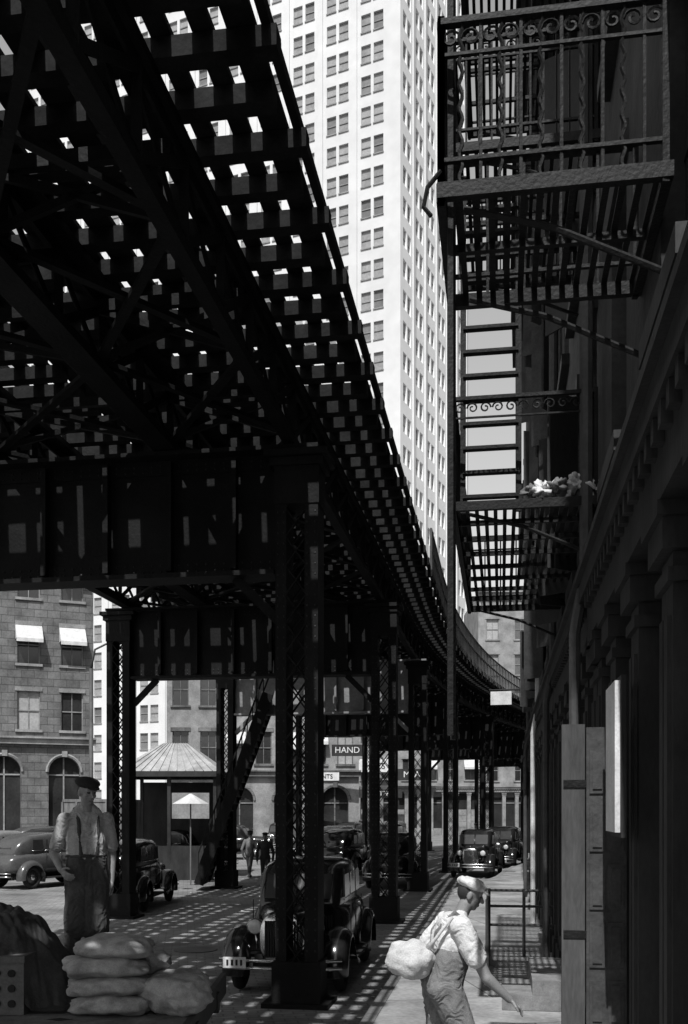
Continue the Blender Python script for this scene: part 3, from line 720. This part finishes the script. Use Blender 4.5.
# ------------------------------------------------------------ people
def capsule(P,p0,p1,r0,r1,n=14):
    p0=V(p0);p1=V(p1);d=p1-p0;l=d.length;d=d/l if l>1e-6 else V((0,0,1))
    pts=[];rs=[]
    for k_ in range(5):
        a_=math.pi/2*k_/5;pts.append(p0-d*r0*math.cos(a_));rs.append(max(r0*math.sin(a_),.0006))
    pts.append(p0);rs.append(r0);pts.append(p1);rs.append(r1)
    for k_ in range(4,-1,-1):
        a_=math.pi/2*k_/5;pts.append(p1+d*r1*math.cos(a_));rs.append(max(r1*math.sin(a_),.0006))
    P.tube(pts,rs,n)
class Fig:
    def __init__(s,name,mats,X):s.name=name;s.pr=[];s.mats=mats;s.X=X
    def c(s,lab,p0,p1,r0,r1):s.pr.append(('c',lab,V(p0),V(p1),r0,r1))
    def e(s,lab,c,r,R=None):s.pr.append(('e',lab,V(c),V(r),R or Matrix.Identity(3),0))
    def hand(s,w,d,pn,thumb,curl=.6,lab='skin'):
        w=V(w);d=V(d).normalized();pn=V(pn);pn=(pn-d*pn.dot(d)).normalized();ac=d.cross(pn).normalized()*thumb
        for k_ in(-1,0,1):s.c(lab,w+d*.01+ac*k_*.014,w+d*.085+ac*k_*.024,.015,.014)
        ln=[.075,.085,.078,.06]
        for k_ in range(4):
            b=w+d*.085+ac*(.033-.022*k_);q=b+(d*math.cos(curl*.6)+pn*math.sin(curl*.6))*ln[k_]*.5
            e_=q+(d*math.cos(curl*1.7)+pn*math.sin(curl*1.7))*ln[k_]*.5
            s.c(lab,b,q,.0105,.0095);s.c(lab,q,e_,.0095,.0075)
        b=w+d*.03+ac*.03;q=b+(d*.6+ac*.7+pn*.3)*.042;e_=q+(d*.9+ac*.2+pn*.4)*.035
        s.c(lab,b,q,.014,.012);s.c(lab,q,e_,.012,.009)
    def head(s,c,R,cap='cap',sc=1.,cs=1.):
        c=V(c)
        def L(x,y,z):return c+R@V((x*sc,y*sc,z*sc))
        s.e('skin',L(-.005,0,.02),(.095*sc,.074*sc,.10*sc),R);s.e('skin',L(.025,0,-.04),(.066*sc,.056*sc,.075*sc),R)
        s.e('skin',L(.055,0,-.092),(.028*sc,.03*sc,.022*sc),R)
        s.c('skin',L(.088,0,.012),L(.110,0,-.026),.010*sc,.015*sc);s.c('skin',L(.078,-.04,.028),L(.078,.04,.028),.013*sc,.013*sc)
        s.e('skin',L(.083,0,-.058),(.014*sc,.024*sc,.007*sc),R);s.e('hair',L(.0905,0,-.064),(.007*sc,.02*sc,.003*sc),R);s.e('skin',L(.081,0,-.071),(.013*sc,.02*sc,.006*sc),R)
        for sg in(-1,1):
            s.e('eye',L(.083,sg*.03,.008),(.010*sc,.013*sc,.008*sc),R);s.e('skin',L(.0,sg*.076,-.01),(.02*sc,.011*sc,.034*sc),R)
            s.e('skin',L(.06,sg*.04,-.025),(.024*sc,.02*sc,.02*sc),R)
        s.e('hair',L(-.03,0,.015),(.078*sc,.0775*sc,.085*sc),R)
        if cap:
            s.e(cap,L(-.012,0,.080),(.118*sc*cs,.102*sc*cs,.046*sc*cs),R);s.e(cap,L(-.008,0,.062),(.102*sc,.086*sc,.035*sc),R)
            s.e(cap,L(.098,0,.056),(.052*sc,.066*sc,.009*sc),R@Matrix.Rotation(.25,3,'Y'));s.e(cap,L(0,0,.126),(.011*sc,.011*sc,.006*sc),R)
    def build(s,vox=.0075,cloth=(),amp=1.):
        P=M(s.name,skin,True)
        for q in s.pr:
            if q[0]=='c':capsule(P,q[2],q[3],q[4],q[5])
            else:P.ell(q[2],q[3],q[4],20,14)
        o=P.obj(s.name);md=o.modifiers.new('r','REMESH');md.mode='VOXEL';md.voxel_size=vox;md.use_smooth_shade=True
        m2=o.modifiers.new('s','SMOOTH');m2.factor=.5;m2.iterations=3
        dg=bpy.context.evaluated_depsgraph_get();me=bpy.data.meshes.new_from_object(o.evaluated_get(dg));o.modifiers.clear();o.data=me
        n=len(me.vertices);co=np.empty(n*3);me.vertices.foreach_get('co',co);co=co.reshape(-1,3)
        nm=np.empty(n*3);me.vertices.foreach_get('normal',nm);nm=nm.reshape(-1,3)
        labs=list(s.mats.keys())
        def cls(Pp):
            best=np.full(len(Pp),1e9);idx=np.zeros(len(Pp),int)
            for q in s.pr:
                if q[0]=='c':
                    a_=np.array(q[2]);d=np.array(q[3])-a_;t=np.clip(((Pp-a_)@d)/max(d@d,1e-9),0,1)
                    D=np.linalg.norm(Pp-a_-t[:,None]*d,axis=1)-(q[4]+(q[5]-q[4])*t)
                else:
                    Rm=np.array(q[4]);lp=(Pp-np.array(q[2]))@Rm;rr=np.array(q[3]);k_=np.linalg.norm(lp/rr,axis=1)
                    k2=np.linalg.norm(lp/(rr*rr),axis=1);D=k_*(k_-1)/np.maximum(k2,1e-6)
                m_=D<best;best[m_]=D[m_];idx[m_]=labs.index(q[1])
            return idx
        fc=np.empty(len(me.polygons)*3);me.polygons.foreach_get('center',fc);fi=cls(fc.reshape(-1,3))
        vi=cls(co)
        for i in range(n):
            if labs[vi[i]] in cloth:
                p=V(co[i]);w1=noise.noise(V((p.x*9,p.y*9,p.z*6)))
                q=V((p.x*14+p.z*10+w1*2,p.y*16,p.z*22+w1*3))
                k_=.012*w1+.016*(.35-abs(noise.noise(q)))
                co[i]+=nm[i]*k_*amp
        me.vertices.foreach_set('co',co.reshape(-1))
        me.materials.clear()
        for l in labs:me.materials.append(s.mats[l])
        me.polygons.foreach_set('material_index',fi.astype(np.int32));me.polygons.foreach_set('use_smooth',np.ones(len(me.polygons),bool));me.update()
        o.matrix_world=s.X;return o
RY=lambda a_:Matrix.Rotation(a_,3,'Y')
WX=Matrix.Translation((.86,8.15,.12))@Matrix.Rotation(.12,4,'Z')@Matrix.Scale(1.05,4)
f=Fig('walking_man',{'skin':skin,'hair':hair,'eye':eyem,'shirt':shirt,'denim':denim,'cap':capm,'boot':leather,'strap':denim},WX)
pel=V((-.06,0,.90));ch=V((.015,0,1.21));nk=V((.09,0,1.41))
f.e('denim',pel,(.165,.20,.16));f.c('denim',pel+V((0,-.06,0)),ch+V((-.02,-.06,-.13)),.15,.145);f.c('denim',pel+V((0,.06,0)),ch+V((-.02,.06,-.13)),.15,.145)
f.e('shirt',ch,(.155,.20,.19),RY(.25));f.e('shirt',ch+V((.02,0,.10)),(.135,.21,.115),RY(.25));f.c('shirt',ch+V((.03,-.13,.12)),nk+V((-.01,-.03,-.01)),.075,.05);f.c('shirt',ch+V((.03,.13,.12)),nk+V((-.01,.03,-.01)),.075,.05)
f.e('denim',ch+V((.085,0,-.05)),(.09,.14,.15),RY(.25))
f.c('skin',nk+V((-.02,0,-.04)),nk+V((.04,0,.08)),.06,.056)
f.head(nk+V((.075,0,.155)),Matrix.Rotation(-.25,3,'Z')@RY(.36),cs=1.04)
for sg in(-1,1):
    f.c('strap',ch+V((-.15,sg*.02,-.12)),ch+V((-.135,sg*.07,.07)),.016,.016);f.c('strap',ch+V((-.135,sg*.07,.07)),ch+V((.0,sg*.11,.225)),.016,.016);f.c('strap',ch+V((.0,sg*.11,.225)),ch+V((.16,sg*.10,.08)),.016,.016)
sh=ch+V((.03,-.205,.12));elb=V((.22,-.28,.96));wr=V((.40,-.27,.79))
f.c('shirt',sh,sh.lerp(elb,.62),.085,.08);f.c('skin',sh,elb,.052,.045);f.c('skin',elb,wr,.047,.03);f.hand(wr,(.8,0,-.6),(-.6,.1,-.8),-1,.5)
sh=ch+V((.0,.205,.12));elb=V((-.22,.27,1.03));wr=V((-.32,.10,1.10))
f.c('shirt',sh,sh.lerp(elb,.55),.08,.075);f.c('skin',sh,elb,.05,.042);f.c('skin',elb,wr,.043,.028);f.hand(wr,(-.5,-.8,-.1),(0,0,-1),1,.8)
for sg,kn,an in((-1,V((.10,-.11,.48)),V((-.06,-.12,.10))),(1,V((-.05,.12,.47)),V((-.38,.12,.16)))):
    hp=pel+V((0,sg*.10,-.05));f.c('denim',hp,kn,.135,.10);f.c('denim',kn,an+V((0,0,.06)),.10,.09);f.c('skin',kn,an,.05,.04)
    f.c('boot',an+V((-.03,0,-.05)),an+V((.15,0,-.07)),.048,.038)
f.build(vox=.0065,cloth=('shirt','denim','cap'))
P=M('cloth_bag',bagm,True);cloth_blob(P,(.54,8.06,1.25),(.20,.19,.165),9.4,.22,56,40,.22);P.tube([(.66,8.0,1.33),(.72,7.93,1.42),(.80,7.92,1.53),(.86,7.93,1.60)],[.03,.014,.013,.013],8);P.obj('cloth_bag')
f=Fig('man_on_truck',{'skin':skin,'hair':hair,'eye':eyem,'shirt':shirt2,'trous':trous,'apron':apron,'cap':capd,'boot':leather},Matrix.Translation((-2.32,9.0,1.04))@Matrix.Rotation(-h90+.45,4,'Z'))
pel=V((0,0,.88));ch=V((.0,0,1.2));nk=V((.01,0,1.42))
f.e('trous',pel,(.125,.165,.13));f.c('shirt',pel+V((0,-.05,.1)),ch+V((0,-.05,-.05)),.115,.125);f.c('shirt',pel+V((0,.05,.1)),ch+V((0,.05,-.05)),.115,.125)
f.e('shirt',ch,(.12,.17,.2));f.e('shirt',ch+V((0,0,.11)),(.105,.19,.10));f.c('shirt',ch+V((0,-.12,.11)),nk+V((0,-.04,0)),.062,.05);f.c('shirt',ch+V((0,.12,.11)),nk+V((0,.04,0)),.062,.05)
for yy in(-.07,0,.07):f.c('apron',pel+V((.02,yy,.06)),V((.06,yy*1.2,.38)),.105,.11)
f.e('trous',pel+V((.0,0,.12)),(.142,.18,.022))
for sg in(-1,1):f.c('trous',pel+V((.12,sg*.07,.12)),ch+V((.10,sg*.09,.12)),.012,.012);f.c('trous',ch+V((.10,sg*.09,.12)),ch+V((0,sg*.10,.215)),.012,.012)
f.c('skin',nk+V((0,0,-.03)),nk+V((.02,0,.08)),.058,.054);f.head(nk+V((.03,0,.155)),Matrix.Rotation(.3,3,'Z')@RY(.25),cs=1.08)
for sg,elb,wr,hd in((-1,V((-.10,-.27,1.02)),V((.12,-.24,.88)),V((.8,.3,-.5))),(1,V((-.08,.25,1.0)),V((-.02,.23,.76)),V((.2,0,-1)))):
    sh=ch+V((0,sg*.185,.12));f.c('shirt',sh,sh.lerp(elb,.75),.066,.060);f.c('skin',sh,elb,.045,.042);f.c('skin',elb,wr,.042,.028);f.hand(wr,hd,(0,-sg,0.0),1 if sg<0 else -1,.6)
for sg in(-1,1):
    hp=pel+V((0,sg*.09,-.04));kn=V((.03,sg*.12,.46));an=V((0,sg*.13,.09));f.c('trous',hp,kn,.105,.075);f.c('trous',kn,an,.075,.065);f.c('boot',an+V((-.03,0,-.04)),an+V((.15,sg*.02,-.05)),.045,.036)
f.build(vox=.0065,cloth=('shirt','apron','trous'))
def ped(x,y,rz,ms,z=0):
    f=Fig('pedestrian',{'skin':skin,'hair':hair,'eye':eyem,'coat':ms[0],'trous':ms[1],'cap':capd,'boot':leather},Matrix.Translation((x,y,z))@Matrix.Rotation(rz,4,'Z'))
    pel=V((0,0,.9));ch=V((.02,0,1.22));nk=V((.02,0,1.44))
    f.e('trous',pel,(.12,.16,.13));f.c('coat',pel+V((0,0,.0)),ch,.14,.15);f.e('coat',ch+V((0,0,.08)),(.11,.2,.14));f.c('skin',nk-V((0,0,.03)),nk+V((0,0,.08)),.055,.05);f.head(nk+V((.03,0,.15)),RY(.1))
    for sg in(-1,1):
        elb=V((-.08*sg,sg*.27,1.03));wr=elb+V((.1,-.02*sg,-.24));sh=ch+V((0,sg*.19,.12));f.c('coat',sh,elb,.06,.05);f.c('coat',elb,wr,.05,.04);f.hand(wr,(.2,0,-1),(0,-sg,0),1 if sg<0 else -1)
        kn=V((.12*sg,sg*.09,.48));an=V((-.02+.2*sg,sg*.09,.08));f.c('trous',pel+V((0,sg*.08,0)),kn,.1,.07);f.c('trous',kn,an,.07,.055);f.c('boot',an,an+V((.14,0,-.03)),.045,.036)
    f.build(vox=.014)
ped(-2.6,33,-h90,(trous,apron));ped(-3.4,36,1.2,(coatg,trous));ped(6.2,47,-h90,(coatg,trous),.12)
# ------------------------------------------------------------ light, sky, camera
az=math.radians(-11.5);elv=math.radians(54)
sd=V((math.sin(az)*math.cos(elv),-math.cos(az)*math.cos(elv),math.sin(elv)))
w=bpy.data.worlds.new('World');S.world=w;w.use_nodes=True;N=w.node_tree.nodes;L=w.node_tree.links
sk=N.new('ShaderNodeTexSky');sk.sky_type='NISHITA';sk.sun_disc=False;sk.sun_elevation=elv;sk.sun_rotation=math.atan2(sd.x,sd.y)
sp=N.new('ShaderNodeSeparateColor');L.new(sk.outputs[0],sp.inputs[0]);L.new(sp.outputs['Blue'],N['Background'].inputs['Color']);N['Background'].inputs['Strength'].default_value=.14
l=bpy.data.lights.new('sun','SUN');l.energy=5.0;l.angle=math.radians(.5);lo=bpy.data.objects.new('sun',l);S.collection.objects.link(lo);lo.rotation_euler=sd.to_track_quat('Z','Y').to_euler()
c=bpy.data.cameras.new('camera');co=bpy.data.objects.new('camera',c);S.collection.objects.link(co);S.camera=co
co.location=(0,0,2.45);co.rotation_euler=(h90,0,0);c.sensor_fit='VERTICAL';c.sensor_height=36;c.lens=1000/1024*36;c.shift_y=298/1024;c.clip_end=2000;c.clip_start=.05
S.view_settings.view_transform='Standard';S.view_settings.look='None';S.view_settings.exposure=0;S.view_settings.gamma=1
